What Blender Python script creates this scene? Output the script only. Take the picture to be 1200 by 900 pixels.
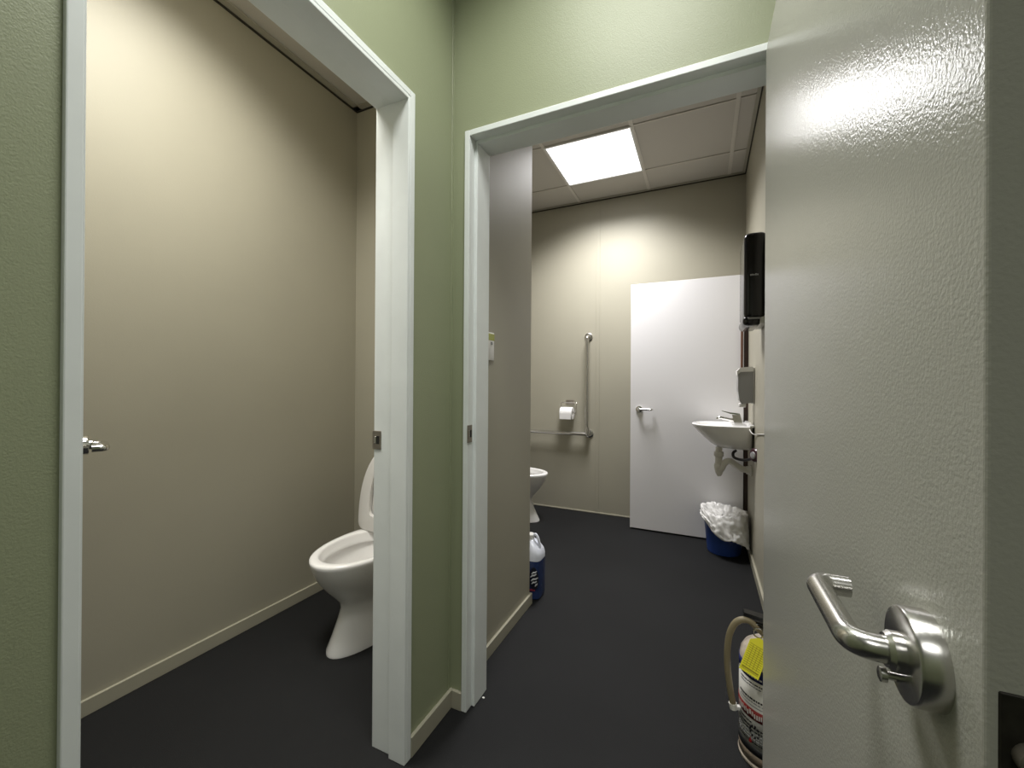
import bpy, bmesh, math, random
from mathutils import Vector, Matrix, noise
random.seed(7)
S = bpy.context.scene
for o in list(bpy.data.objects): bpy.data.objects.remove(o, do_unlink=True)
COL = S.collection
R = math.radians

# ------------------------------------------------------------------ camera, world, exposure
CAM_H = 1.142
cam_d = bpy.data.cameras.new('camera'); cam = bpy.data.objects.new('camera', cam_d); COL.objects.link(cam)
cam_d.sensor_fit = 'HORIZONTAL'; cam_d.sensor_width = 36.0; cam_d.lens = 36.0 * 483.1 / 1200.0
cam_d.clip_start = 0.01; cam_d.clip_end = 50
cam.matrix_world = (Matrix.Translation((0, 0, CAM_H)) @ Matrix.Rotation(R(24.903), 4, 'Z')
                    @ Matrix.Rotation(R(90.118), 4, 'X') @ Matrix.Rotation(R(0.3626), 4, 'Z'))
S.camera = cam
w = bpy.data.worlds.new('world'); S.world = w; w.use_nodes = True
w.node_tree.nodes['Background'].inputs[0].default_value = (0.5, 0.5, 0.5, 1)
w.node_tree.nodes['Background'].inputs[1].default_value = 0.02
S.view_settings.view_transform = 'Standard'
S.view_settings.look = 'None'
S.view_settings.gamma = 1.0
S.view_settings.use_curve_mapping = False
S.view_settings.exposure = 0.08
# ceiling fittings, the last an added fill: watts of the lamp in each, its beam spread, and the glow of the diffusers
W_ROOM, W_TOILET, W_HALL, W_FILL = 37.0, 22.0, 15.5, 8.5
SPREAD = R(135)
LIGHT_ROOM, LIGHT_TOILET, LIGHT_HALL, LIGHT_FILL = 2.2, 1.6, 1.6, 1.2
COL_ROOM, COL_TOILET, COL_HALL = (1.0, 0.985, 0.985), (1.0, 0.97, 0.90), (1.0, 1.0, 0.95)

# ------------------------------------------------------------------ materials
def mat(name, col, rough=0.5, metal=0.0, spec=0.5, bump=0.0, bscale=200.0, var=0.0, vscale=3.0, emit=None,
        trans=0.0, bdist=0.001, coat=0.0, speck=0.0, sscale=400.0):
    m = bpy.data.materials.new(name); m.use_nodes = True
    nt = m.node_tree; b = nt.nodes['Principled BSDF']
    b.inputs['Base Color'].default_value = (*col, 1); b.inputs['Roughness'].default_value = rough
    b.inputs['Metallic'].default_value = metal; b.inputs['Specular IOR Level'].default_value = spec
    b.inputs['Transmission Weight'].default_value = trans; b.inputs['Coat Weight'].default_value = coat
    if bump or var or speck:
        tc = nt.nodes.new('ShaderNodeNewGeometry')
    last = None
    def mixcol(fac_out, lo, hi, prev, scale, amount):
        n = nt.nodes.new('ShaderNodeTexNoise'); n.inputs['Scale'].default_value = scale; n.inputs['Detail'].default_value = 3
        nt.links.new(tc.outputs['Position'], n.inputs['Vector'])
        mr = nt.nodes.new('ShaderNodeMapRange'); mr.inputs['From Min'].default_value = .3; mr.inputs['From Max'].default_value = .7
        mr.inputs['To Min'].default_value = 1 - amount; mr.inputs['To Max'].default_value = 1 + amount
        nt.links.new(n.outputs['Fac'], mr.inputs['Value'])
        mx = nt.nodes.new('ShaderNodeVectorMath'); mx.operation = 'SCALE'
        if prev is None: mx.inputs[0].default_value = col
        else: nt.links.new(prev, mx.inputs[0])
        nt.links.new(mr.outputs[0], mx.inputs['Scale'])
        return mx.outputs[0]
    if var: last = mixcol(None, 0, 0, last, vscale, var)
    if speck: last = mixcol(None, 0, 0, last, sscale, speck)
    if last is not None: nt.links.new(last, b.inputs['Base Color'])
    if bump:
        n = nt.nodes.new('ShaderNodeTexNoise'); n.inputs['Scale'].default_value = bscale; n.inputs['Detail'].default_value = 2
        nt.links.new(tc.outputs['Position'], n.inputs['Vector'])
        bp = nt.nodes.new('ShaderNodeBump'); bp.inputs['Strength'].default_value = bump; bp.inputs['Distance'].default_value = bdist
        nt.links.new(n.outputs['Fac'], bp.inputs['Height']); nt.links.new(bp.outputs[0], b.inputs['Normal'])
    if emit:
        b.inputs['Emission Color'].default_value = (*emit[0], 1); b.inputs['Emission Strength'].default_value = emit[1]
    return m

M = {}
M['green'] = mat('green_wall_paint', (0.300, 0.328, 0.208), 0.45, bump=0.5, bscale=330, var=0.03, vscale=2)
M['beige'] = mat('beige_wall_paint', (0.372, 0.352, 0.278), 0.50, bump=0.2, bscale=220, var=0.035, vscale=1.7)
M['frame'] = mat('white_frame_gloss', (0.80, 0.835, 0.825), 0.30, bump=0.12, bscale=60, var=0.03, vscale=9)
M['skirt'] = mat('skirting_paint', (0.385, 0.365, 0.285), 0.35)
M['floor'] = mat('charcoal_floor', (0.0095, 0.0097, 0.0102), 0.72, spec=0.22, bump=0.6, bscale=330, var=0.18, vscale=1.6, speck=0.35, sscale=420)
M['door_grey'] = mat('grey_door_gloss', (0.475, 0.47, 0.425), 0.16, spec=0.04, bump=0.38, bscale=310, bdist=0.0010)
M['door_white'] = mat('white_door_gloss', (0.84, 0.83, 0.84), 0.28, bump=0.04, bscale=120)
M['door_beige'] = mat('beige_door_gloss', (0.50, 0.50, 0.45), 0.3)
M['tile'] = mat('ceiling_tile_board', (0.56, 0.535, 0.50), 0.85, bump=0.3, bscale=300)
M['tbar'] = mat('ceiling_bar_paint', (0.66, 0.63, 0.59), 0.5)
M['angle'] = mat('ceiling_edge_angle', (0.40, 0.38, 0.32), 0.5)
M['gap'] = mat('shadow_line_dark', (0.03, 0.027, 0.02), 0.8)
M['plain_ceiling'] = mat('plain_ceiling_white', (0.66, 0.66, 0.62), 0.8)
M['china'] = mat('white_vitreous_china', (0.88, 0.87, 0.855), 0.10, spec=0.6)
M['seat'] = mat('white_seat_plastic', (0.78, 0.765, 0.74), 0.22)
M['water'] = mat('toilet_water', (0.55, 0.53, 0.51), 0.05, spec=0.7)
M['steel'] = mat('satin_stainless', (0.62, 0.61, 0.59), 0.24, metal=1.0)
M['chrome'] = mat('bright_chrome', (0.72, 0.71, 0.69), 0.12, metal=1.0)
M['dull_steel'] = mat('dull_strike_steel', (0.33, 0.30, 0.26), 0.42, metal=0.9)
M['dark'] = mat('dark_recess', (0.012, 0.011, 0.010), 0.7)
M['plate_dark'] = mat('tarnished_latch_plate', (0.028, 0.025, 0.021), 0.5, metal=0.4, var=0.5, vscale=70)
M['bolt'] = mat('worn_latch_bolt', (0.20, 0.18, 0.15), 0.45, metal=0.7)
M['black'] = mat('glossy_black_plastic', (0.008, 0.008, 0.009), 0.16)
M['black_dull'] = mat('dull_black_rubber', (0.012, 0.010, 0.011), 0.5)
M['grey_plastic'] = mat('grey_plastic_cover', (0.30, 0.30, 0.30), 0.3)
M['white_plastic'] = mat('white_plastic', (0.74, 0.73, 0.70), 0.35)
M['pvc'] = mat('white_pipe_plastic', (0.76, 0.74, 0.68), 0.4)
M['strip_brown'] = mat('upright_strip_brown', (0.13, 0.058, 0.032), 0.4, metal=0.2)
M['gap_shade_brown'] = mat('dark_brown_gap_shade', (0.030, 0.014, 0.009), 0.5, var=0.3, vscale=14)  # hinge jamb brown, darkened to paint in the shadow of the gap
M['plum'] = mat('dark_plum_plastic', (0.045, 0.012, 0.020), 0.3)
M['paper'] = mat('white_tissue_paper', (0.86, 0.85, 0.84), 0.9, bump=0.2, bscale=150)
M['bin_blue'] = mat('blue_bin_plastic', (0.020, 0.055, 0.24), 0.35)
M['bag'] = mat('white_bin_liner', (0.83, 0.82, 0.80), 0.33, trans=0.0)
M['jug_clear'] = mat('cloudy_jug_plastic', (0.74, 0.77, 0.86), 0.28)
M['jug_blue'] = mat('blue_liquid_in_jug', (0.026, 0.045, 0.135), 0.25)
M['label_navy'] = mat('navy_label_print', (0.006, 0.008, 0.022), 0.4)
M['label_white'] = mat('white_label_print', (0.62, 0.63, 0.66), 0.4)
M['label_red'] = mat('red_label_print', (0.33, 0.03, 0.05), 0.4)
M['ext_cream'] = mat('worn_cream_extinguisher_paint', (0.60, 0.52, 0.43), 0.35, var=0.25, vscale=45)
M['ext_label'] = mat('extinguisher_label_white', (0.66, 0.64, 0.60), 0.35, var=0.05, vscale=30)
M['ext_blue'] = mat('extinguisher_label_blue', (0.012, 0.018, 0.13), 0.35)
M['ext_red'] = mat('extinguisher_label_red', (0.22, 0.012, 0.012), 0.35)
M['ext_black'] = mat('extinguisher_label_black', (0.012, 0.012, 0.014), 0.4)
M['ext_bare'] = mat('extinguisher_worn_base', (0.20, 0.155, 0.115), 0.4, var=0.4, vscale=60)
M['hose'] = mat('khaki_rubber_hose', (0.235, 0.195, 0.115), 0.5)
M['tag'] = mat('yellow_tag_card', (0.78, 0.72, 0.03), 0.5)
M['tag_ink'] = mat('tag_ink', (0.30, 0.25, 0.01), 0.5)
M['lime'] = mat('yellow_green_switch_sticker', (0.38, 0.40, 0.07), 0.45, var=0.25, vscale=130)
M['e_room'] = mat('room_light_diffuser', (0.9, 0.9, 0.9), 0.4, emit=(COL_ROOM, LIGHT_ROOM))
M['e_toilet'] = mat('toilet_light_diffuser', (0.9, 0.9, 0.9), 0.4, emit=(COL_TOILET, LIGHT_TOILET))
M['e_hall'] = mat('hall_light_diffuser', (0.9, 0.9, 0.9), 0.4, emit=(COL_HALL, LIGHT_HALL))
M['e_fill'] = mat('rear_hall_fill_diffuser', (0.9, 0.9, 0.9), 0.4, emit=(COL_HALL, LIGHT_FILL))
M['light_frame'] = mat('light_fitting_white_metal', (0.8, 0.8, 0.8), 0.4)

# ------------------------------------------------------------------ mesh helpers (all coordinates are world metres)
ORG = {}
def thing(name, loc, parent=None):
    o = bpy.data.objects.new(name, None); COL.objects.link(o)
    o.empty_display_size = 0.05
    p = ORG[parent.name] if parent else Vector((0, 0, 0))
    o.location = Vector(loc) - p; o.parent = parent
    ORG[o.name] = Vector(loc)
    return o
def obj(name, bm, m, parent=None, smooth=False, loc=None):
    bmesh.ops.recalc_face_normals(bm, faces=bm.faces)
    if parent is not None: org = ORG[parent.name]
    elif loc is not None: org = Vector(loc)
    else:
        xs = [v.co for v in bm.verts]
        lo = [min(c[i] for c in xs) for i in range(3)]; hi = [max(c[i] for c in xs) for i in range(3)]
        org = Vector(((lo[0] + hi[0]) / 2, (lo[1] + hi[1]) / 2, lo[2]))
    bmesh.ops.translate(bm, verts=bm.verts, vec=-org)
    me = bpy.data.meshes.new(name); bm.to_mesh(me); bm.free()
    if smooth:
        me.polygons.foreach_set('use_smooth', [True] * len(me.polygons))
        me.set_sharp_from_angle(angle=R(smooth if smooth is not True else 40))
    for mm in (m if isinstance(m, (list, tuple)) else [m]):
        me.materials.append(M[mm] if isinstance(mm, str) else mm)
    o = bpy.data.objects.new(name, me); COL.objects.link(o)
    if parent is not None: o.parent = parent
    else: o.location = org
    ORG[o.name] = org
    return o
def tag(o, label, cat, group=None):
    o['label'] = label; o['category'] = cat
    if group: o['group'] = group
    return o
def struct(o, label=None):
    o['kind'] = 'structure'
    if label: o['label'] = label
    return o
def NB(): return bmesh.new()
def box(bm, x0, x1, y0, y1, z0, z1, bev=0.0, seg=2):
    vs = [bm.verts.new((x, y, z)) for x in (x0, x1) for y in (y0, y1) for z in (z0, z1)]
    idx = [(0, 1, 3, 2), (4, 6, 7, 5), (0, 4, 5, 1), (2, 3, 7, 6), (0, 2, 6, 4), (1, 5, 7, 3)]
    fs = [bm.faces.new([vs[i] for i in f]) for f in idx]
    if bev > 0:
        es = list({e for f in fs for e in f.edges})
        bmesh.ops.bevel(bm, geom=es, offset=bev, segments=seg, profile=0.5, affect='EDGES')
    return bm
def B(*a, **k): return box(NB(), *a, **k)
def rings(bm, loops, cap0=True, cap1=True, closed=True):
    """loft a list of equally long loops of points"""
    vl = [[bm.verts.new(p) for p in lp] for lp in loops]
    n = len(vl[0])
    for a, b in zip(vl[:-1], vl[1:]):
        for i in range(n if closed else n - 1):
            j = (i + 1) % n
            bm.faces.new((a[i], a[j], b[j], b[i]))
    if cap0: bm.faces.new(vl[0][::-1])
    if cap1: bm.faces.new(vl[-1])
    return bm
def frame_of(d):
    d = d.normalized(); a = Vector((0, 0, 1)) if abs(d.z) < .9 else Vector((1, 0, 0))
    u = d.cross(a).normalized(); return u, d.cross(u).normalized()
def spline(pts, n=8):
    pts = [Vector(p) for p in pts]; out = []
    P = [pts[0] * 2 - pts[1]] + pts + [pts[-1] * 2 - pts[-2]]
    for i in range(1, len(P) - 2):
        p0, p1, p2, p3 = P[i - 1:i + 3]
        for k in range(n):
            t = k / n
            out.append(0.5 * ((2 * p1) + (p2 - p0) * t + (2 * p0 - 5 * p1 + 4 * p2 - p3) * t * t + (3 * p1 - p0 - 3 * p2 + p3) * t ** 3))
    out.append(pts[-1]); return out
def fillet(pts, r, n=6):
    """polyline with rounded corners"""
    pts = [Vector(p) for p in pts]; out = [pts[0]]
    for a, b, c in zip(pts[:-2], pts[1:-1], pts[2:]):
        u = (a - b); v = (c - b); rr = min(r, u.length * .49, v.length * .49)
        p = b + u.normalized() * rr; q = b + v.normalized() * rr
        for k in range(n + 1):
            t = k / n; out.append(p * (1 - t) ** 2 + b * 2 * t * (1 - t) + q * t * t)
    out.append(pts[-1]); return out
def tube(bm, path, r, seg=14, caps=True):
    path = [Vector(p) for p in path]; n = len(path)
    rr = r if isinstance(r, (list, tuple)) else [r] * n
    loops = []; u = None
    for i in range(n):
        d = (path[min(i + 1, n - 1)] - path[max(i - 1, 0)]).normalized()
        if u is None: u, v = frame_of(d)
        else:
            u = (u - d * u.dot(d)).normalized(); v = d.cross(u)
        loops.append([path[i] + (u * math.cos(2 * math.pi * k / seg) + v * math.sin(2 * math.pi * k / seg)) * rr[i] for k in range(seg)])
    return rings(bm, loops, caps, caps)
def lathe(bm, c, axis, prof, seg=32, cap0=True, cap1=True):
    """prof: list of (distance along axis, radius)"""
    c = Vector(c); ax = Vector(axis).normalized(); u, v = frame_of(ax)
    loops = [[c + ax * h + (u * math.cos(2 * math.pi * k / seg) + v * math.sin(2 * math.pi * k / seg)) * r for k in range(seg)] for h, r in prof]
    return rings(bm, loops, cap0, cap1)
def sheet(bm, grid, thick=None):
    vl = [[bm.verts.new(p) for p in row] for row in grid]
    for a, b in zip(vl[:-1], vl[1:]):
        for i in range(len(a) - 1): bm.faces.new((a[i], a[i + 1], b[i + 1], b[i]))
    return bm
def solidify(o, t, off=0.0):
    md = o.modifiers.new('thickness', 'SOLIDIFY'); md.thickness = t; md.offset = off; return o
def copy_tree(o, parent=None):
    c = o.copy(); COL.objects.link(c); c.parent = parent
    for ch in list(o.children): copy_tree(ch, c)
    return c

# ------------------------------------------------------------------ plan of the place
XL, XLi, XLb = -0.814, -0.872, -0.932       # hall left wall: hall face, core, toilet face
YF, YFi, YFb = 1.247, 1.300, 1.356          # wall between hall and the washroom
XW, XP, XR = -1.920, -0.818, 0.292          # far left wall, partition face, washroom right wall
YW, YE, YK = 1.872, 1.994, 3.660            # toilet back wall (both faces), washroom back wall
ZC = 2.7993                                  # ceilings
FT = 2.03                                    # top of the door frames
L0, L1 = 0.256, 1.017                        # left doorway, outer frame edges along Y
D0, D1 = -0.763, 0.205                       # washroom doorway, outer frame edges along X

# floor and ceilings
struct(obj('floor', B(-2.05, 1.42, -2.12, 3.78, -0.05, 0.0), 'floor'), 'charcoal speckled sheet flooring')
# walls
def wall(name, *boxes, m='beige', label=None):
    bm = NB()
    for b in boxes: box(bm, *b)
    return struct(obj(name, bm, m), label)
ZT = ZC + 0.05
wall('wall_hall_left', (XLi, XL, -2.0, L0, 0, ZT), (XLi, XL, L1, YFi, 0, ZT), (XLi, XL, L0, L1, FT, ZT), m='green', label='sage green hall wall beside the left doorway')
wall('wall_toilet_right', (XLb, XLi, 0.1, L0, 0, ZT), (XLb, XLi, L1, YFi, 0, ZT), (XLb, XLi, L0, L1, FT, ZT))
wall('wall_hall_front', (XLi, D0, YF, YFi, 0, ZT), (D1, 1.30, YF, YFi, 0, ZT), (D0, D1, YF, YFi, FT, ZT), m='green', label='sage green hall wall above the washroom doorway')
wall('wall_washroom_front', (XP, D0, YFi, YFb, 0, ZT), (D1, XR + .1, YFi, YFb, 0, ZT), (D0, D1, YFi, YFb, FT, ZT))
wall('wall_partition', (XLb, XP, YFi, YE, 0, ZT), label='beige partition wall inside the washroom doorway')
wall('wall_toilet_back', (XW, XLb, YW, YE, 0, ZT), label='beige wall behind the toilet')
wall('wall_left', (XW - .1, XW, 0.0, YK + .1, 0, ZT), label='beige side wall of the toilet cubicle')
wall('wall_toilet_front', (XW, XLb, 0.0, 0.1, 0, ZT))
wall('wall_right', (XR, XR + .1, YFb, YK + .1, 0, ZT), label='beige washroom wall behind the basin')
wall('wall_hall_right', (1.30, 1.40, -2.1, YFi, 0, ZT), m='green')
wall('wall_hall_rear', (XLi, 1.30, -2.1, -2.0, 0, ZT), m='green')
wb = wall('wall_back', (XW, XR, YK, YK + .1, 0, ZT), label='beige washroom back wall with a panel joint')
XJ = -0.856
bm = NB(); box(bm, XJ - .016, XJ + .016, YK - .004, YK, .012, ZC - .02, bev=.001, seg=1); obj('joint_strip', bm, 'beige', wb)
bm = NB(); box(bm, XW, XR, YK - .009, YK, 0, .012, bev=.003, seg=2); obj('bottom_bead', bm, 'skirt', wb)
bm = NB(); tube(bm, [(XL + .0015, YF - .014, .06), (XL + .0015, YF - .014, ZC)], .0016, 6); struct(obj('trim_3', bm, 'green'), 'thin sealant bead in the green wall corner')

# baseboards
def base(name, x0, x1, y0, y1, h, m='skirt', parent=None):
    return struct(obj(name, B(x0, x1, y0, y1, 0, h, bev=.0018, seg=2), m))
base('baseboard_hall_left', XL, XL + .012, L1, YF, .062)
base('baseboard_hall_left_near', XL, XL + .012, -2.0, L0, .062)
base('baseboard_hall_front', XL + .012, D0, YF - .012, YF, .062)
base('baseboard_left', XW, XW + .012, .1, YW, .055)
base('baseboard_partition', XP, XP + .012, YFb, YE + .012, .055)
base('baseboard_partition_end', XLb, XP, YE, YE + .012, .055)
base('baseboard_toilet_back', XW + .012, XLb, YW - .012, YW, .055)
base('baseboard_right', XR - .012, XR, YFb, 3.385, .055)

# ceilings with suspended tiles
def tiled_ceiling(x0, x1, y0, y1, gx, gy, lights, exclude=None, label=None):
    """slab + exposed bars at the grid lines gx, gy + one board for each cell"""
    c = struct(obj('ceiling', B(x0 - .02, x1 + .02, y0 - .02, y1 + .02, ZC + .055, ZC + .075), 'plain_ceiling'), label)
    xs = [x0] + [g for g in gx if x0 < g < x1] + [x1]; ys = [y0] + [g for g in gy if y0 < g < y1] + [y1]
    for i in range(len(xs) - 1):
        for j in range(len(ys) - 1):
            a0, a1, b0, b1 = xs[i], xs[i + 1], ys[j], ys[j + 1]
            cx, cy = (a0 + a1) / 2, (b0 + b1) / 2
            if exclude and exclude(cx, cy): continue
            if any(l[0] < cx < l[1] and l[2] < cy < l[3] for l in lights): continue
            obj('ceiling_tile', B(a0 + .004, a1 - .004, b0 + .004, b1 - .004, ZC + .006, ZC + .018, bev=.0015, seg=1), 'tile', c)
    for g in xs[1:-1]: obj('grid_bar', B(g - .012, g + .012, y0, y1, ZC, ZC + .004), 'tbar', c)
    for g in ys[1:-1]: obj('cross_bar', B(x0, x1, g - .005, g + .005, ZC + .0006, ZC + .0046), 'tbar', c)
    return c
def angle_run(c, a, b, n, wd=.026):
    """edge angle and the dark line under it; a,b: ends on the wall, n: inward normal"""
    a = Vector(a); b = Vector(b); n = Vector(n)
    def strip(nm, d0, d1, z0, z1, m):
        bm = NB(); q = [a + n * d0, b + n * d0, b + n * d1, a + n * d1]
        x = [p.x for p in q]; y = [p.y for p in q]
        box(bm, min(x), max(x), min(y), max(y), z0, z1); obj(nm, bm, m, c)
    strip('edge_angle', 0, wd, ZC - .003, ZC + .002, 'angle')
    strip('shadow_line', 0, .007, ZC - .011, ZC - .003, 'gap')
LX0, LX1, LY0, LY1 = -1.0245, -0.4245, 2.7015, 3.3015
ex = lambda cx, cy: cx < XP and cy < YE
c1 = tiled_ceiling(XLb if False else XW, XR, YE, YK, (-1.6245, LX0, LX1, .1755), (2.1015, LY0, LY1), [(LX0, LX1, LY0, LY1)], label='washroom ceiling of square white boards in a bar grid')
c1b = tiled_ceiling(XP, XR, YFb, YE, (-.4245, .1755), (1.5015,), [])
angle_run(c1, (XW, YK, 0), (XR, YK, 0), (0, -1, 0)); angle_run(c1, (XR, YFb, 0), (XR, YK, 0), (-1, 0, 0))
angle_run(c1, (XW, YE, 0), (XW, YK, 0), (1, 0, 0)); angle_run(c1b, (XP, YFb, 0), (XP, YE, 0), (1, 0, 0))
TL = (-1.60, -1.00, .46, 1.06)
c2 = tiled_ceiling(XW, XLb, .1, YW, (-1.60, -1.00), (.46, 1.06), [TL], label='toilet cubicle ceiling of white boards')
angle_run(c2, (XW, .1, 0), (XW, YW, 0), (1, 0, 0), .042); angle_run(c2, (XW, YW, 0), (XLb, YW, 0), (0, -1, 0), .042)
struct(obj('ceiling', B(XLi, 1.30, -2.0, YFi, ZC + .012, ZC + .05), 'plain_ceiling'), 'plain white hall ceiling')

# ceiling light fittings, the rear hall one an added fill
def panel_light(x0, x1, y0, y1, em, label, watts, col):
    t = thing('ceiling_light', ((x0 + x1) / 2, (y0 + y1) / 2, ZC)); tag(t, label, 'ceiling light')
    f = .0135
    bm = NB()
    for b in ((x0, x1, y0, y0 + f), (x0, x1, y1 - f, y1), (x0, x0 + f, y0 + f, y1 - f), (x1 - f, x1, y0 + f, y1 - f)):
        box(bm, *b, ZC - .0035, ZC + .04)
    obj('light_frame', bm, 'light_frame', t)
    obj('diffuser', B(x0 + f, x1 - f, y0 + f, y1 - f, ZC + .002, ZC + .006), em, t)
    ld = bpy.data.lights.new('lamp', 'AREA'); ld.shape = 'SQUARE'; ld.size = (x1 - x0) - 2 * f - .01; ld.energy = watts; ld.color = col; ld.spread = SPREAD
    lo = bpy.data.objects.new('lamp', ld); COL.objects.link(lo); lo.parent = t; lo.location = (0, 0, .0005)
    return t
panel_light(LX0, LX1, LY0, LY1, 'e_room', 'bright square light panel in the washroom ceiling', W_ROOM, COL_ROOM)
panel_light(*TL, 'e_toilet', 'square light panel in the toilet cubicle ceiling', W_TOILET, COL_TOILET)
panel_light(-.55, .05, .30, .90, 'e_hall', 'square light panel in the hall ceiling between the two doorways', W_HALL, COL_HALL)
panel_light(-.10, .50, -1.50, -.90, 'e_fill', 'added fill panel, out of view at the rear end of the hall ceiling', W_FILL, COL_HALL)  # unseen panel added to fill the near wall and door edge

# ------------------------------------------------------------------ door frames
def notch_box(x0, x1, y0, y1, z0, z1): return B(x0, x1, y0, y1, z0, z1, bev=.002, seg=2)
XF, XB = -0.8043, -0.942                      # left frame, hall face and toilet face
t1 = struct(thing('trim_1', ((XF + XB) / 2, (L0 + L1) / 2, 0)), 'white timber frame of the left toilet doorway')
ft = .020
obj('jamb', notch_box(XB, XF, L0, L0 + ft, 0, FT), 'frame', t1)
obj('jamb', notch_box(XB, XF, L1 - ft, L1, 0, FT), 'frame', t1)
obj('head', notch_box(XB, XF, L0 + ft, L1 - ft, FT - ft, FT), 'frame', t1)
st = .011; XS = -.866                          # stop proud of the rebate
obj('door_stop', notch_box(XS, XF - .0005, L1 - ft - st, L1 - ft + .001, 0, FT - ft), 'frame', t1)
obj('door_stop', notch_box(XS, XF - .0005, L0 + ft - .001, L0 + ft + .0015, 0, FT - ft), 'frame', t1)
obj('door_stop', notch_box(XS, XF - .0005, L0 + ft + .0015, L1 - ft - st, FT - ft - st, FT - ft + .001), 'frame', t1)
def strike(parent, lo, hi, hole, nm='strike_plate'):
    p = obj(nm, B(*lo, bev=.0006, seg=1), 'dull_steel', parent)
    obj('latch_hole', B(*hole), 'dark', p); obj('strike_lip', B(*hi, bev=.001, seg=1), 'steel', p)
yj = L1 - ft
strike(t1, (-.9465, -.912, yj - .0022, yj + .001, .937, .995), (-.938, -.931, yj - .0035, yj - .0018, .955, .978), (-.930, -.918, yj - .0030, yj - .0005, .954, .979))
YFf, YFr = 1.237, 1.3656                       # washroom frame faces
t2 = struct(thing('trim_2', ((D0 + D1) / 2, (YFf + YFr) / 2, 0)), 'white timber frame of the washroom doorway')
obj('jamb', notch_box(D0, D0 + ft, YFf, YFr, 0, FT), 'frame', t2)
obj('jamb', notch_box(D1 - ft, D1, YFf, YFr, 0, FT), 'frame', t2)
obj('head', notch_box(D0 + ft, D1 - ft, YFf, YFr, FT - ft, FT), 'frame', t2)
sp = .012; YS = 1.274
obj('door_stop', notch_box(D0 + ft - .001, D0 + ft + sp, YS, YFr - .0005, 0, FT - ft), 'frame', t2)
obj('door_stop', notch_box(D1 - ft - sp, D1 - ft + .001, YS, YFr - .0005, 0, FT - ft), 'frame', t2)
obj('door_stop', notch_box(D0 + ft + sp, D1 - ft - sp, YS, YFr - .0005, FT - ft - sp, FT - ft + .001), 'frame', t2)
xj = D0 + ft
strike(t2, (xj - .001, xj + .0022, 1.234, 1.264, .939, 1.000), (xj + .0018, xj + .0035, 1.240, 1.246, .957, .982), (xj + .0005, xj + .003, 1.249, 1.259, .957, .982))

# ------------------------------------------------------------------ doors and lever handles
def lever_set(parent, c, n, a, rr=.032, th=.016, neck=.044, ln=.105, tr=.0095, ret=.026, turn=True, m='steel'):
    """c: spindle point on the leaf face, n: outward normal, a: direction of the lever"""
    c = Vector(c); n = Vector(n).normalized(); a = Vector(a).normalized(); z = Vector((0, 0, 1))
    rose = obj('handle_rose', lathe(NB(), c, n, [(0, rr), (th - .0025, rr), (th - .0006, rr - .001), (th, rr - .003)], 48), m, parent, smooth=30)
    obj('rose_collar', lathe(NB(), c, n, [(th - .002, .0135), (th + .006, .0135), (th + .009, .0115)], 28), m, rose, smooth=30)
    path = fillet([c + n * (th - .002), c + n * neck, c + n * neck + a * ln, c + n * (neck - ret) + a * ln], .022, 9)
    lev = obj('lever', tube(NB(), path, tr, 20), m, parent, smooth=50)
    if turn:
        q = c - z * .0195 + a * .002
        obj('turn_pin', tube(NB(), [q + n * (th - .002), q + n * (th + .007), q + n * (th + .0075), q + n * (th + .011), q + n * (th + .0115)], [.0028, .0028, .0052, .0052, .004], 16), m, rose, smooth=30)
    return rose
# near door of the washroom, standing open at a right angle into the hall
DX, DT, DY1 = .142, .040, 1.233
DY0 = DY1 - .908; DOOR_OPEN = R(0.2)
door1 = struct(obj('door_1', B(DX, DX + DT, DY0, DY1, .008, 2.005, bev=.0022, seg=3), 'door_grey', loc=(DX, DY1, 0)), 'open grey gloss door with textured paint on the right')
lever_set(door1, (DX, DY0 + .061, .952), (-1, 0, 0), (0, 1, 0))
lp = obj('latch_plate', B(DX + .0055, DX + .0345, DY0 - .0012, DY0 + .001, .9135, .9725, bev=.0008, seg=1), 'plate_dark', door1)
obj('latch_bolt', lathe(NB(), (DX + .0185, DY0 - .0005, .940), (0, -1, 0), [(0, .0085), (.008, .0085), (.010, .006)], 20), 'bolt', lp, smooth=30)
for z in (.25, 1.0, 1.78):
    h = NB(); tube(h, [(DX + DT + .004, DY1 + .004, z - .045), (DX + DT + .004, DY1 + .004, z + .045)], .006, 12); obj('hinge', h, 'steel', door1, smooth=30)
door1.rotation_euler.z = DOOR_OPEN
# toilet door, pushed back into the cubicle; only its handle shows past the jamb
th = R(71.2); pv = Vector((XB - .002, L0 + ft + .002, 0)); dd = Vector((-math.sin(th), math.cos(th), 0)); dn = Vector((math.cos(th), math.sin(th), 0))
bm = NB(); qs = [pv, pv + dd * .715, pv + dd * .715 + dn * .036, pv + dn * .036]
rings(bm, [[q + Vector((0, 0, .01)) for q in qs], [q + Vector((0, 0, 2.0)) for q in qs]])
door2 = struct(obj('door_2', bm, 'door_beige'), 'toilet door folded back behind the left frame')
lever_set(door2, pv + dd * .655 + dn * .036 + Vector((0, 0, .968)), dn, -dd, rr=.027, th=.022, neck=.052, ln=.10, turn=False, m='chrome')
# white door by the basin
W0, W1, WY = -.528, .263, 3.388
door3 = struct(obj('door_3', B(W0, W1, WY, WY + .038, .012, 1.947, bev=.002, seg=2), 'door_white'), 'plain white flush door behind the basin')
lever_set(door3, (W0 + .068, WY, .956), (0, -1, 0), (1, 0, 0), rr=.026, th=.012, neck=.045, ln=.10, tr=.008, turn=False, m='chrome')
struct(obj('trim_4', B(W1 + .003, XR, WY + .004, WY + .05, 0, 1.96, bev=.002, seg=1), 'gap_shade_brown'), 'dark brown jamb strip coloured as the shaded gap between the white door and the wall')  # fills the shadowed gap; its near-black brown carries the shade

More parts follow.
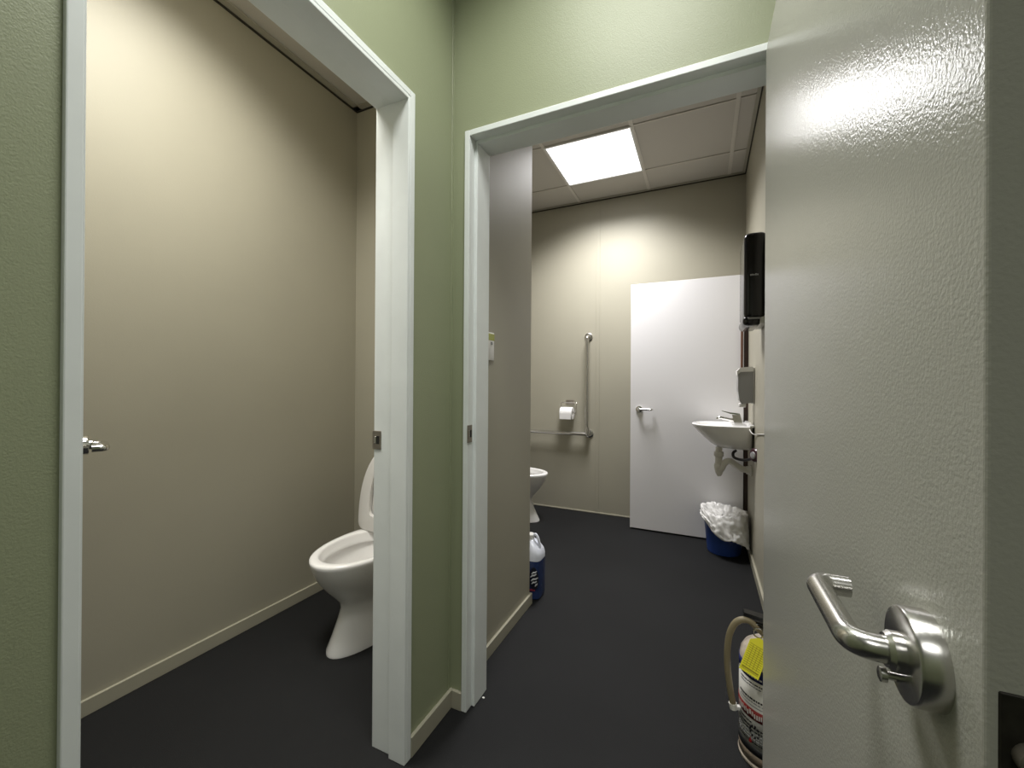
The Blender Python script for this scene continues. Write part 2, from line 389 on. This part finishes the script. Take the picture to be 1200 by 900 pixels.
# ------------------------------------------------------------------ toilets
def egg(hw, yf, yb, z, n=48, sq=2.25, taper=.0):
    """outline of a bowl: hw half width, yf front (negative), yb back; local coordinates, widest behind the middle"""
    ym = yb + (yf - yb) * .45; pts = []
    for k in range(n):
        a = 2 * math.pi * k / n; c, s = math.cos(a), math.sin(a)
        e = 2 / (2.05 if s < 0 else sq)
        x = hw * math.copysign(abs(c) ** e, c)
        y = ym + (ym - yf if s < 0 else yb - ym) * math.copysign(abs(s) ** e, s)
        pts.append((x, y, z))
    return pts
def make_toilet():
    t = thing('toilet', (0, 0, 0))
    # outer shell, rim and inside of the pan
    outer = [egg(.118, -.632, -.06, 0), egg(.118, -.632, -.06, .012), egg(.106, -.606, -.06, .06), egg(.094, -.578, -.07, .12), egg(.090, -.560, -.08, .165),
             egg(.096, -.566, -.09, .195), egg(.115, -.592, -.10, .225), egg(.138, -.628, -.12, .265), egg(.158, -.662, -.14, .31), egg(.171, -.684, -.15, .35), egg(.178, -.696, -.16, .385),
             egg(.180, -.699, -.16, .398), egg(.178, -.697, -.165, .406), egg(.172, -.690, -.17, .409),
             egg(.152, -.662, -.25, .409), egg(.147, -.656, -.256, .406), egg(.145, -.653, -.26, .398), egg(.138, -.646, -.266, .376), egg(.133, -.640, -.270, .366),
             egg(.134, -.641, -.270, .362), egg(.149, -.660, -.258, .361), egg(.147, -.655, -.262, .345), egg(.12, -.60, -.29, .27), egg(.09, -.54, -.31, .205), egg(.075, -.50, -.33, .185)]
    obj('bowl', rings(NB(), outer), 'china', t, smooth=60)
    obj('water', rings(NB(), [egg(.088, -.535, -.312, .203), egg(.088, -.535, -.312, .204)]), 'water', t)
    for s in (-1, 1):
        obj('fixing_bolt', lathe(NB(), (s * .088, -.40, .028), (s, 0, .25), [(0, .009), (.022, .009), (.027, .006)], 14), 'chrome', t, smooth=30)
    # back shelf, cistern
    bm = NB(); box(bm, -.10, .10, -.30, -.0, .0, .375, bev=.03, seg=4); obj('trap_cover', bm, 'china', t, smooth=40)
    obj('back_shelf', B(-.15, .15, -.27, -.02, .355, .402, bev=.018, seg=4), 'china', t, smooth=40)
    ci = obj('cistern', B(-.155, .155, -.165, -.004, .402, .742, bev=.025, seg=4), 'china', t, smooth=40)
    obj('cistern_lid', B(-.16, .16, -.172, -.002, .742, .772, bev=.010, seg=3), 'china', ci, smooth=40)
    obj('flush_button', lathe(NB(), (0, -.085, .772), (0, 0, 1), [(0, .024), (.004, .024), (.006, .02)], 24), 'chrome', ci, smooth=30)
    # seat ring and lid, both raised
    hy = -.292; tilt = R(4)
    def up(p, off):       # flat outline (x, along) -> raised plate standing on the hinge line
        x, s = p; y = hy + off + s * math.sin(tilt); return Vector((x, y, .408 + s * math.cos(tilt)))
    def plate_outline(hw, l, n=48, s0=0.0):
        pts = []
        for k in range(n):
            a = 2 * math.pi * k / n; c, s = math.cos(a), math.sin(a); e = 2 / (2.05 if s > 0 else 6)
            pts.append((hw * math.copysign(abs(c) ** e, c), s0 + l * .22 + (l * .78 if s > 0 else l * .22) * math.copysign(abs(s) ** e, s)))
        return pts
    so = plate_outline(.178, .420); si = [(x * .60, .072 + (s - .0) * .70) for x, s in so]
    def lp(o, off, k=1.0): return [up((x * k, .21 + (s - .21) * k), off) for x, s in o]
    bm = NB(); rings(bm, [lp(so, 0, .985), lp(so, -.004), lp(so, -.014), lp(so, -.019, .97), lp(si, -.019), lp(si, -.008), lp(si, 0)], False, False)
    seat = obj('seat', bm, 'seat', t, smooth=50)
    bm = NB(); rings(bm, [lp(so, .004, .985), lp(so, .007, 1.01), lp(so, .016, 1.01), lp(so, .022, .97)]); lid = obj('lid', bm, 'seat', t, smooth=50)
    for s in (-1, 1):
        obj('hinge', tube(NB(), [(s * .055, hy + .002, .416), (s * .115, hy + .002, .416)], .013, 16), 'seat', t, smooth=30)
    return t
toilet = make_toilet()
toilet2 = copy_tree(toilet)
toilet.location = (-1.405, YW, 0)
tag(toilet, 'white toilet with raised seat and lid in the left cubicle', 'toilet')
toilet2.location = (XW + .045, 3.235, 0); toilet2.rotation_euler = (0, 0, R(90))
tag(toilet2, 'white toilet mostly hidden behind the partition below the grab rail', 'toilet')

# ------------------------------------------------------------------ washroom back wall: grab rail, paper holder
gx, gy = -.940, YK - .058
g = tag(thing('grab_rail', (gx, YK, .715)), 'stainless L-shaped grab rail on the back wall', 'grab rail')
obj('upright_bar', tube(NB(), fillet([(gx, YK - .004, 1.575), (gx, gy, 1.575), (gx, gy, .735)], .035, 7), .0155, 18), 'steel', g, smooth=50)
obj('horizontal_bar', tube(NB(), fillet([(-1.86, YK - .004, .708), (-1.86, gy, .708), (gx + .01, gy, .708), (gx + .01, YK - .004, .708)], .03, 7), .0155, 18), 'steel', g, smooth=50)
for x, z in ((gx, 1.575), (-1.86, .708), (gx + .012, .708)):
    obj('wall_flange', lathe(NB(), (x, YK, z), (0, -1, 0), [(0, .037), (.006, .037), (.010, .030), (.011, .018)], 28), 'steel', g, smooth=30)
obj('joint_clamp', tube(NB(), [(gx + .004, gy, .770), (gx + .004, gy, .745), (gx + .006, gy, .728), (gx + .01, gy, .700)], [.0165, .021, .021, .018], 18), 'steel', g, smooth=40)
hx = -1.118
h = tag(thing('toilet_paper_holder', (hx, YK, .9)), 'small chrome toilet paper holder beside the grab rail', 'paper holder')
obj('back_plate', B(hx - .028, hx + .050, YK - .008, YK, .968, 1.008, bev=.003, seg=2), 'dull_steel', h, smooth=30)
obj('wire_arm', tube(NB(), fillet([(hx - .055, YK - .06, .892), (hx - .068, YK - .06, .892), (hx - .068, YK - .02, .985), (hx + .078, YK - .02, .985), (hx + .078, YK - .06, .892), (hx + .055, YK - .06, .892)], .012, 4), .0045, 10), 'chrome', h, smooth=50)
cov = [[(hx - .05 + .1 * i / 4, YK - .02 - .055 * math.sin(j / 6 * 1.3), .985 + .006 * math.sin(j / 6 * 3) - .018 * j / 6) for i in range(5)] for j in range(7)]
rl = tag(thing('toilet_roll', (hx, YK - .06, .838)), 'white toilet roll on the chrome holder', 'toilet roll')
obj('paper', lathe(NB(), (hx - .058, YK - .060, .889), (1, 0, 0), [(0, .022), (0, .053), (.003, .055), (.109, .055), (.112, .053), (.112, .022)], 36, False, False), 'paper', rl, smooth=30)
obj('core', lathe(NB(), (hx - .057, YK - .060, .889), (1, 0, 0), [(0, .0225), (.110, .0225)], 24, False, False), 'pvc', rl, smooth=True)
obj('loose_sheet', B(hx - .054, hx + .050, YK - .1165, YK - .1145, .838, .892), 'paper', rl)

# ------------------------------------------------------------------ right wall: dispensers, basin
tx0, ty0, ty1, tz0, tz1 = .185, 2.40, 2.69, 1.452, 1.925
d = tag(thing('paper_towel_dispenser', (XR, (ty0 + ty1) / 2, tz0)), 'black paper towel dispenser high on the right wall', 'dispenser')
obj('back_box', B(XR - .040, XR, ty0 + .012, ty1 - .012, tz0 + .01, tz1 - .01, bev=.006, seg=2), 'white_plastic', d, smooth=30)
cv = obj('cover', B(tx0, XR - .006, ty0, ty1, tz0 + .035, tz1, bev=.026, seg=5), 'black', d, smooth=40)
obj('lower_tray', B(tx0 - .004, XR - .030, ty0 + .004, ty1 - .004, tz0, tz0 + .048, bev=.020, seg=4), 'black', d, smooth=40)
obj('chrome_lip', B(tx0 + .018, XR - .035, ty0 - .001, ty0 + .006, tz0 + .030, tz0 + .040, bev=.002, seg=1), 'grey_plastic', d, smooth=40)
bm = NB(); random.seed(3)
for i in range(5):
    x = tx0 + .028 + i * .0075
    box(bm, x, x + .0048, ty0 - .0008, ty0 + .002, 1.703 + random.uniform(-.001, .001), 1.7105 + random.uniform(-.002, .002))
obj('maker_mark', bm, 'label_white', cv)
s0, s1 = 2.972, 3.085
d = tag(thing('soap_dispenser', (XR, (s0 + s1) / 2, 1.028)), 'grey and white soap dispenser above the basin', 'dispenser')
obj('back_plate', B(XR - .024, XR, s0 + .004, s1 - .004, 1.032, 1.262, bev=.006, seg=2), 'white_plastic', d, smooth=30)
prof = [(.292 - .012, 1.04), (.292 - .075, 1.030), (.292 - .088, 1.05), (.292 - .097, 1.12), (.292 - .096, 1.215), (.292 - .084, 1.232), (.292 - .012, 1.235)]
obj('cover', rings(NB(), [[(x if abs(y - (s0 + s1) / 2) < .05 else x + .004, y, z) for x, z in prof] for y in (s0, s0 + .006, s1 - .006, s1)]), 'grey_plastic', d, smooth=30)
prof2 = [(.292 - .012, 1.235), (.292 - .084, 1.232), (.292 - .097, 1.212), (.292 - .099, 1.238), (.292 - .080, 1.260), (.292 - .012, 1.266)]
obj('top_cap', rings(NB(), [[(x, y, z) for x, z in prof2] for y in (s0 - .002, s1 + .002)]), 'white_plastic', d, smooth=30)
obj('push_bar', B(.292 - .085, .292 - .045, s0 + .025, s1 - .025, 1.008, 1.034, bev=.006, seg=2), 'white_plastic', d, smooth=30)
pp = obj('brown_strip', tube(NB(), [(.249, 3.366, 1.16), (.249, 3.366, 1.62)], .008, 14), 'strip_brown', smooth=True)  # thin upright brown tube in front of the white door
tag(pp, 'thin brown upright strip between the two dispensers', 'pipe')

# basin
by = 3.150; bz = .884
bas = tag(thing('wash_basin', (XR, by, bz - .15)), 'small white wall-hung basin in front of the white door', 'basin')
def bout(x_front, hw, z, n=44, xb=XR - .001):
    pts = []; xm = xb - (xb - x_front) * .42
    for k in range(n):
        a = 2 * math.pi * k / n; c, s = math.cos(a), math.sin(a)
        ex_ = 2 / (2.2 if c < 0 else 7)
        x = xm + (xm - x_front if c < 0 else xb - xm) * math.copysign(abs(c) ** ex_, c)
        y = by + hw * math.copysign(abs(s) ** (2 / (2.3 if c < 0 else 4.5)), s)
        pts.append((x, y, z))
    return pts
XT = -.073
loops = [bout(.16, .07, bz - .158), bout(.085, .115, bz - .150), bout(.045, .15, bz - .125), bout(.00, .17, bz - .085), bout(-.040, .185, bz - .045), bout(-.063, .195, bz - .018),
         bout(XT, .198, bz - .006), bout(XT + .001, .198, bz), bout(XT + .008, .192, bz + .004),
         bout(XT + .034, .165, bz + .002, xb=.175), bout(XT + .040, .158, bz - .006, xb=.17), bout(XT + .07, .13, bz - .06, xb=.155), bout(XT + .12, .075, bz - .105, xb=.13), bout(XT + .155, .03, bz - .112, xb=.11)]
obj('bowl', rings(NB(), loops), 'china', bas, smooth=50)
obj('splash_ledge', B(XR - .028, XR - .001, by - .185, by + .185, bz - .002, bz + .016, bev=.006, seg=3), 'china', bas, smooth=40)
tp = tag(thing('basin_tap', (.215, by - .02, bz)), 'chrome mixer tap on the white basin', 'tap')
ty = by - .02
bm = NB(); rings(bm, [[(x + dx, y, z) for x, y in ((.190, ty - .022), (.238, ty - .022), (.238, ty + .022), (.190, ty + .022))] for z, dx in ((bz + .0045, .0), (bz + .05, -.012), (bz + .068, -.016))])
obj('tap_body', bm, 'chrome', tp, smooth=20)
obj('spout', tube(NB(), [(.200, ty, bz + .026), (.150, ty, bz + .038), (.105, ty, bz + .046), (.090, ty, bz + .040), (.088, ty, bz + .034)], [.014, .012, .0105, .0105, .010], 16), 'chrome', tp, smooth=50)
obj('lever', rings(NB(), [[(.222, ty - .02, bz + .066), (.222, ty + .02, bz + .066), (.220, ty + .02, bz + .078), (.220, ty - .02, bz + .078)],
                          [(.165, ty - .018, bz + .074), (.165, ty + .018, bz + .074), (.164, ty + .018, bz + .083), (.164, ty - .018, bz + .083)],
                          [(.112, ty - .009, bz + .090), (.112, ty + .009, bz + .090), (.112, ty + .009, bz + .094), (.112, ty - .009, bz + .094)]]), 'chrome', tp, smooth=20)
# waste trap
tr = tag(thing('waste_trap', (.10, by, .60)), 'white plastic waste trap under the basin', 'pipe')
wx = .098
obj('tailpiece', tube(NB(), [(wx, by, bz - .157), (wx, by, bz - .205)], .021, 20), 'pvc', tr, smooth=40)
obj('coupling_nut', lathe(NB(), (wx, by, bz - .222), (0, 0, 1), [(0, .026), (.004, .030), (.03, .030), (.034, .026)], 20), 'pvc', tr, smooth=30)
obj('down_pipe', tube(NB(), [(wx, by, bz - .205), (wx, by, bz - .295)], .022, 20), 'pvc', tr, smooth=40)
obj('trap_cup', lathe(NB(), (wx + .002, by, bz - .355), (0, 0, 1), [(0, .012), (.018, .021), (.05, .029), (.075, .031), (.085, .027)], 20), 'pvc', tr, smooth=30)
obj('trap_bend', tube(NB(), spline([(wx + .012, by - .012, bz - .31), (wx + .035, by - .015, bz - .262), (wx + .065, by - .015, bz - .245), (wx + .10, by - .01, bz - .268), (wx + .135, by - .005, bz - .292), (XR - .012, by, bz - .300)], 6), .0205, 18), 'pvc', tr, smooth=40)
obj('wall_collar', lathe(NB(), (XR, by, bz - .300), (-1, 0, 0), [(0, .035), (.006, .035), (.016, .028), (.03, .026)], 24), 'pvc', tr, smooth=30)
# black supply hose with round valve, sensor cord
hv = tag(thing('supply_hose', (XR, by - .19, .70)), 'black looped hose with a round dark valve under the basin', 'hose')
hvY = 2.99
obj('hose', tube(NB(), spline([(.195, hvY + .07, bz - .162), (.178, hvY + .05, bz - .175), (.180, hvY + .02, bz - .198), (.21, hvY - .01, bz - .206), (.245, hvY - .05, bz - .200), (.276, hvY - .10, bz - .178)], 6), .0085, 14), 'black_dull', hv, smooth=40)
obj('valve_disc', lathe(NB(), (XR - .001, hvY - .11, bz - .158), (-.85, -.5, 0), [(0, .042), (.010, .042), (.018, .036), (.020, .022)], 28), 'plum', hv, smooth=30)
obj('valve_centre', lathe(NB(), (XR - .016, hvY - .121, bz - .158), (-.85, -.5, 0), [(0, .022), (.008, .020), (.010, .012)], 20), 'grey_plastic', hv, smooth=30)
cd = obj('sensor_cord', tube(NB(), spline([(.262, 2.960, bz - .012), (.272, 2.925, bz - .030), (.284, 2.87, bz - .033), (.288, 2.75, bz - .018), (.288, 2.55, bz + .003), (.288, 2.30, bz + .028)], 5), .0026, 8), 'white_plastic', smooth=True)
tag(cd, 'thin white cord along the right wall by the basin', 'cord')

# light switch on the partition
sy0, sy1, sz0, sz1 = 1.487, 1.561, 1.244, 1.362
sw = tag(thing('light_switch', (XP, (sy0 + sy1) / 2, sz0)), 'white switch plate with a yellow-green top on the partition', 'switch')
obj('face_plate', B(XP, XP + .009, sy0, sy1, sz0, sz1, bev=.003, seg=2), 'white_plastic', sw, smooth=30)
obj('rocker', B(XP + .008, XP + .013, sy1 - .034, sy1 - .020, sz0 + .066, sz0 + .078, bev=.0015, seg=1), 'grey_plastic', sw)
obj('top_sticker', B(XP + .008, XP + .0105, sy0 + .004, sy1 - .001, sz1 - .034, sz1 - .006, bev=.0005, seg=1), 'lime', sw)

# ------------------------------------------------------------------ bin with liner
bx, bY, bh = .133, 3.205, .262
bn = tag(thing('waste_bin', (bx, bY, 0)), 'round blue waste bin under the basin', 'bin')
obj('tub', lathe(NB(), (bx, bY, 0), (0, 0, 1), [(0, .098), (.006, .104), (bh - .012, .128), (bh - .010, .132), (bh, .132), (bh, .126), (.012, .099)], 40, True, True), 'bin_blue', bn, smooth=30)
bm = NB(); n = 96; rows = []
def bagr(a, t):
    """t 0 gathered middle .. 1 outer hem; hangs low towards the wall and the viewer, short at the far left"""
    low = (.5 + .5 * math.cos(a - R(-28))) ** 1.5
    drop = .030 + .165 * low
    p3 = Vector((math.cos(a) * 2.2, math.sin(a) * 2.2, t * 2.2))
    nz = noise.noise(p3 * 2.1) * .6 + noise.noise(p3 * 4.7 + Vector((3, 1, 8))) * .5 + (abs(noise.noise(p3 * 6.3)) - .2) * .7 + noise.noise(p3 * 11) * .2
    if t < .40:
        k = t / .40; r = .012 + .120 * k; z = bh - .030 + .045 * k ** 2 + .030 * nz * (.3 + k)
    elif t < .5:
        k = (t - .40) / .10; r = .132 + .012 * k + .006 * nz; z = bh + .017 - .006 * k + .026 * nz
    else:
        k = (t - .5) / .5; r = .144 + (.004 + .045 * low) * k ** .7 + .020 * nz * (.3 + k); z = bh + .011 - drop * k + .022 * nz + (.006 + .016 * low) * math.sin(a * 5 + 1) * k
        r = max(r, .139 - .018 * k); z -= .030 * max(0, math.sin(a * 3 + 2.2)) * k * low
    z += .022 * max(0, math.cos(a - R(150)))
    return (min(bx + math.cos(a) * r, XR - .016), bY + math.sin(a) * r, z)
rows = [[bagr(2 * math.pi * k / n, t / 30) for k in range(n)] for t in range(31)]
rings(bm, rows, True, False)
bg = obj('bin_liner', bm, 'bag', smooth=80, loc=(bx, bY, bh - .1)); solidify(bg, .0012)
tag(bg, 'crumpled white plastic liner draped over the blue bin', 'bag')

# ------------------------------------------------------------------ jug of blue cleaner behind the partition end
jx, jy = -.868, 2.095
jg = tag(thing('cleaner_jug', (jx, jy, 0)), 'cloudy jug half full of blue cleaner beside the partition', 'jug')
def rr(hx_, hy_, z, n=32, e=.45, cx=0, cy=0):
    pts = []
    for k in range(n):
        a = 2 * math.pi * k / n; c, s = math.cos(a), math.sin(a)
        pts.append((jx + cx + hx_ * math.copysign(abs(c) ** e, c), jy + cy + hy_ * math.copysign(abs(s) ** e, s), z))
    return pts
obj('liquid', rings(NB(), [rr(.078, .056, 0), rr(.084, .062, .006), rr(.086, .064, .03), rr(.086, .064, .205)]), 'jug_blue', jg, smooth=40)
obj('body', rings(NB(), [rr(.086, .064, .205), rr(.086, .064, .228), rr(.080, .058, .252), rr(.062, .045, .276, e=.6, cx=.004), rr(.038, .034, .296, e=.8, cx=.010), rr(.022, .022, .306, e=1, cx=.012)]), 'jug_clear', jg, smooth=50)
obj('cap', lathe(NB(), (jx + .012, jy, .304), (0, 0, 1), [(0, .024), (.022, .024), (.025, .021)], 24), 'white_plastic', jg, smooth=30)
obj('handle', tube(NB(), spline([(jx + .030, jy, .322), (jx + .046, jy - .004, .330), (jx + .062, jy - .006, .306), (jx + .070, jy - .006, .268)], 6), .007, 12), 'jug_clear', jg, smooth=50)
lab = obj('label_oval', rings(NB(), [[(jx + .060 + .027 * math.cos(2 * math.pi * k / 28), jy - .0645 - dy, .118 + .058 * math.sin(2 * math.pi * k / 28)) for k in range(28)] for dy in (-.001, .0015)]), 'label_navy', jg)
for (x, z, a, l) in ((.054, .150, .6, .034), (.050, .134, .6, .04), (.056, .116, .55, .046), (.054, .098, .6, .034), (.066, .088, 1.0, .022)):
    bm = NB(); dv = Vector((math.cos(a), 0, math.sin(a))) * l / 2; c = Vector((jx + x + .008, jy - .067, z))
    tube(bm, [c - dv, c - dv * .3 + Vector((0, 0, .003)), c + dv * .4 - Vector((0, 0, .002)), c + dv], [.002, .0045, .004, .002], 8); obj('label_stroke', bm, 'label_white', lab, smooth=True)
bm = NB()
for i in range(5): box(bm, jx + .028 + i * .008, jx + .0335 + i * .008, jy - .0658, jy - .063, .048 + i * .0012, .0575 + i * .0012)
obj('label_red_word', bm, 'label_red', jg)

# ------------------------------------------------------------------ fire extinguisher
fx, fy, fr = .189, 1.492, .082
fe = tag(thing('fire_extinguisher', (fx, fy, 0)), 'white labelled fire extinguisher on the floor behind the grey door', 'fire extinguisher')
obj('base_ring', lathe(NB(), (fx, fy, 0), (0, 0, 1), [(0, fr - .002), (.002, fr + .001), (.008, fr + .002), (.013, fr)], 48), 'ext_cream', fe, smooth=30)
obj('cylinder', lathe(NB(), (fx, fy, 0), (0, 0, 1), [(.010, fr - .003), (.05, fr - .0012), (.30, fr - .0012), (.318, fr - .004), (.336, fr - .014), (.350, fr - .032), (.357, fr - .055), (.358, .018)], 48), ['ext_cream'], fe, smooth=40)
def band(nm, z0, z1, m, parent, r=fr, a0=0, a1=360, tilt=0, n=48, dr=.0006):
    bm = NB(); g_ = []
    for z in (z0, z1):
        g_.append([(fx + (r + dr) * math.cos(R(a0 + (a1 - a0) * k / n)), fy + (r + dr) * math.sin(R(a0 + (a1 - a0) * k / n)), z + tilt * k / n) for k in range(n + 1)])
    sheet(bm, g_); o = obj(nm, bm, m, parent, smooth=True); solidify(o, .0008, 1); return o
lb = band('label', .052, .262, 'ext_label', fe, dr=-.0004)
band('label_blue_band', .262, .300, 'ext_blue', lb, dr=-.0004)
band('label_red_band', .146, .176, 'ext_red', lb)
band('label_black_band', .044, .064, 'ext_black', lb, dr=.0002)
band('worn_foot', .014, .044, 'ext_bare', lb, dr=-.0006)
band('label_grey_line', .184, .187, 'grey_plastic', lb, a0=180, a1=300)
random.seed(11)
def marks(nm, z, hh, a0, a1, m, wmin=2.0, wmax=5.0, gap=1.5, dr=.0014, jit=.0):
    bm = NB(); a = a0
    while a < a1:
        wdt = random.uniform(wmin, wmax); b = min(a + wdt, a1)
        zz = z + random.uniform(-jit, jit); q = []
        for rr_ in (fr + dr, fr + dr - .0012):
            for aa in (a, b):
                for z_ in (zz - hh / 2, zz + hh / 2): q.append((fx + rr_ * math.cos(R(aa)), fy + rr_ * math.sin(R(aa)), z_))
        vs = [bm.verts.new(p) for p in q]
        for f in ((0, 1, 3, 2), (4, 6, 7, 5), (0, 4, 5, 1), (2, 3, 7, 6), (0, 2, 6, 4), (1, 5, 7, 3)): bm.faces.new([vs[i] for i in f])
        a = b + gap
    obj(nm, bm, m, lb)
marks('red_band_lettering', .161, .014, 188, 300, 'ext_label', 2.2, 4.0, 1.6, jit=.003)
for z, h_, a0 in ((.252, .003, 200), (.243, .003, 200), (.205, .0045, 196), (.196, .003, 200), (.134, .0035, 190), (.122, .0045, 194), (.112, .003, 192), (.104, .003, 192), (.094, .0035, 190), (.086, .003, 194), (.078, .003, 190)):
    marks('print_line', z, h_, a0, a0 + random.uniform(35, 100), 'grey_plastic' if random.random() < .5 else 'ext_black', 2, 7, 1.6)
marks('blue_band_print', .272, .004, 190, 290, 'ext_label', 2, 5, 2)
# figure marks and a small red flame mark
bm = NB()
for k in range(9):
    a = 2 * math.pi * k / 9; box_c = (236 + 9 * math.cos(a), .112 + .016 * math.sin(a))
    aa = R(box_c[0]); c = Vector((fx + (fr + .001) * math.cos(aa), fy + (fr + .001) * math.sin(aa), box_c[1])); box(bm, c.x - .002, c.x + .002, c.y - .0015, c.y + .0015, c.z - .003, c.z + .003)
obj('pictogram', bm, 'ext_black', lb)
aa = R(228); c = Vector((fx + (fr + .0005) * math.cos(aa), fy + (fr + .0005) * math.sin(aa), .080))
obj('flame_mark', lathe(NB(), c - Vector((0, 0, .008)), (0, 0, 1), [(0, .001), (.004, .005), (.009, .004), (.016, .0008)], 10), 'ext_red', lb, smooth=True)
# valve, handles, hose
obj('valve_body', lathe(NB(), (fx, fy, .352), (0, 0, 1), [(0, .022), (.014, .022), (.016, .016), (.05, .016), (.054, .012)], 24), 'chrome', fe, smooth=30)
lv = obj('carry_handle', rings(NB(), [[(fx + .02, fy - .016, .392), (fx + .02, fy + .016, .392), (fx + .02, fy + .016, .404), (fx + .02, fy - .016, .404)],
                                 [(fx - .060, fy - .014, .402), (fx - .060, fy + .014, .402), (fx - .060, fy + .014, .411), (fx - .060, fy - .014, .411)]]), 'black', fe, smooth=20)
obj('squeeze_lever', rings(NB(), [[(fx + .02, fy - .016, .410), (fx + .02, fy + .016, .410), (fx + .02, fy + .016, .424), (fx + .02, fy - .016, .424)],
                                 [(fx - .072, fy - .014, .424), (fx - .072, fy + .014, .424), (fx - .070, fy + .014, .435), (fx - .070, fy - .014, .435)]]), 'black', fe, smooth=20)
rg = [(fx - .032 + .014 * math.cos(2 * math.pi * k / 20), fy - .026, .386 + .014 * math.sin(2 * math.pi * k / 20)) for k in range(21)]
obj('safety_pin_ring', tube(NB(), rg, .0022, 8, False), 'chrome', fe, smooth=True)
hp = [(fx - .012, fy - .004, .372), (fx - .028, fy - .008, .388), (fx - .060, fy - .012, .412), (fx - .092, fy - .016, .400), (fx - .112, fy - .018, .350), (fx - .116, fy - .018, .270), (fx - .108, fy - .018, .190), (fx - .098, fy - .016, .135)]
obj('hose', tube(NB(), spline(hp, 7), .0095, 16), 'hose', fe, smooth=50)
obj('hose_clip', tube(NB(), [(fx - .0975, fy - .016, .128), (fx - .1005, fy - .016, .145)], .0115, 16), 'pvc', fe, smooth=40)
obj('clip_arm', B(fx - .098, fx - .070, fy - .022, fy - .010, .130, .140), 'white_plastic', fe)
# yellow inspection tag
tg = tag(thing('inspection_tag', (fx - .03, fy - .09, .25)), 'yellow inspection tag hanging on the fire extinguisher neck', 'tag')
to = Vector((fx - .026, fy - .058, .386)); tdown = Vector((-.36, -.42, -.82)).normalized(); tside = Vector((.78, -.10, -.36)); tside = (tside - tdown * tside.dot(tdown)).normalized(); tn = tside.cross(tdown).normalized()
if tn.y > 0: tn = -tn
def tq(u, v, off=0): return to + tside * u + tdown * v + tn * off
bm = NB(); rings(bm, [[tq(-.008, .0, o), tq(.014, .0, o), tq(.025, .016, o), tq(.025, .104, o), tq(-.028, .104, o), tq(-.028, .016, o)] for o in (0, .0008)])
card = obj('card', bm, 'tag', tg)
bm = NB()
for i in range(13):
    v = .024 + i * .006
    rings(bm, [[tq(-.024, v, o), tq(.021, v, o), tq(.021, v + (.004 if i == 11 else .0013), o), tq(-.024, v + (.004 if i == 11 else .0013), o)] for o in (.0008, .0012)])
for u in (-.015, -.006, .003, .012):
    rings(bm, [[tq(u, .026, o), tq(u + .001, .026, o), tq(u + .001, .088, o), tq(u, .088, o)] for o in (.0008, .0012)])
obj('ruled_lines', bm, 'tag_ink', card)
obj('tie', tube(NB(), [tq(.006, .006, .001), tq(.004, -.01, .004), Vector((fx, fy - .020, .376))], .0015, 8), 'white_plastic', tg, smooth=True)

# a flake of paint on the floor by the washroom jamb
pc = obj('paint_flake', rings(NB(), [[(-.722 + x, 1.325 + y, z) for x, y in ((-.004, -.003), (.003, -.004), (.005, .001), (.001, .004), (-.004, .002))] for z in (.0002, .0016)]), 'white_plastic')
tag(pc, 'tiny white paint flake on the floor by the washroom jamb', 'paint flake')
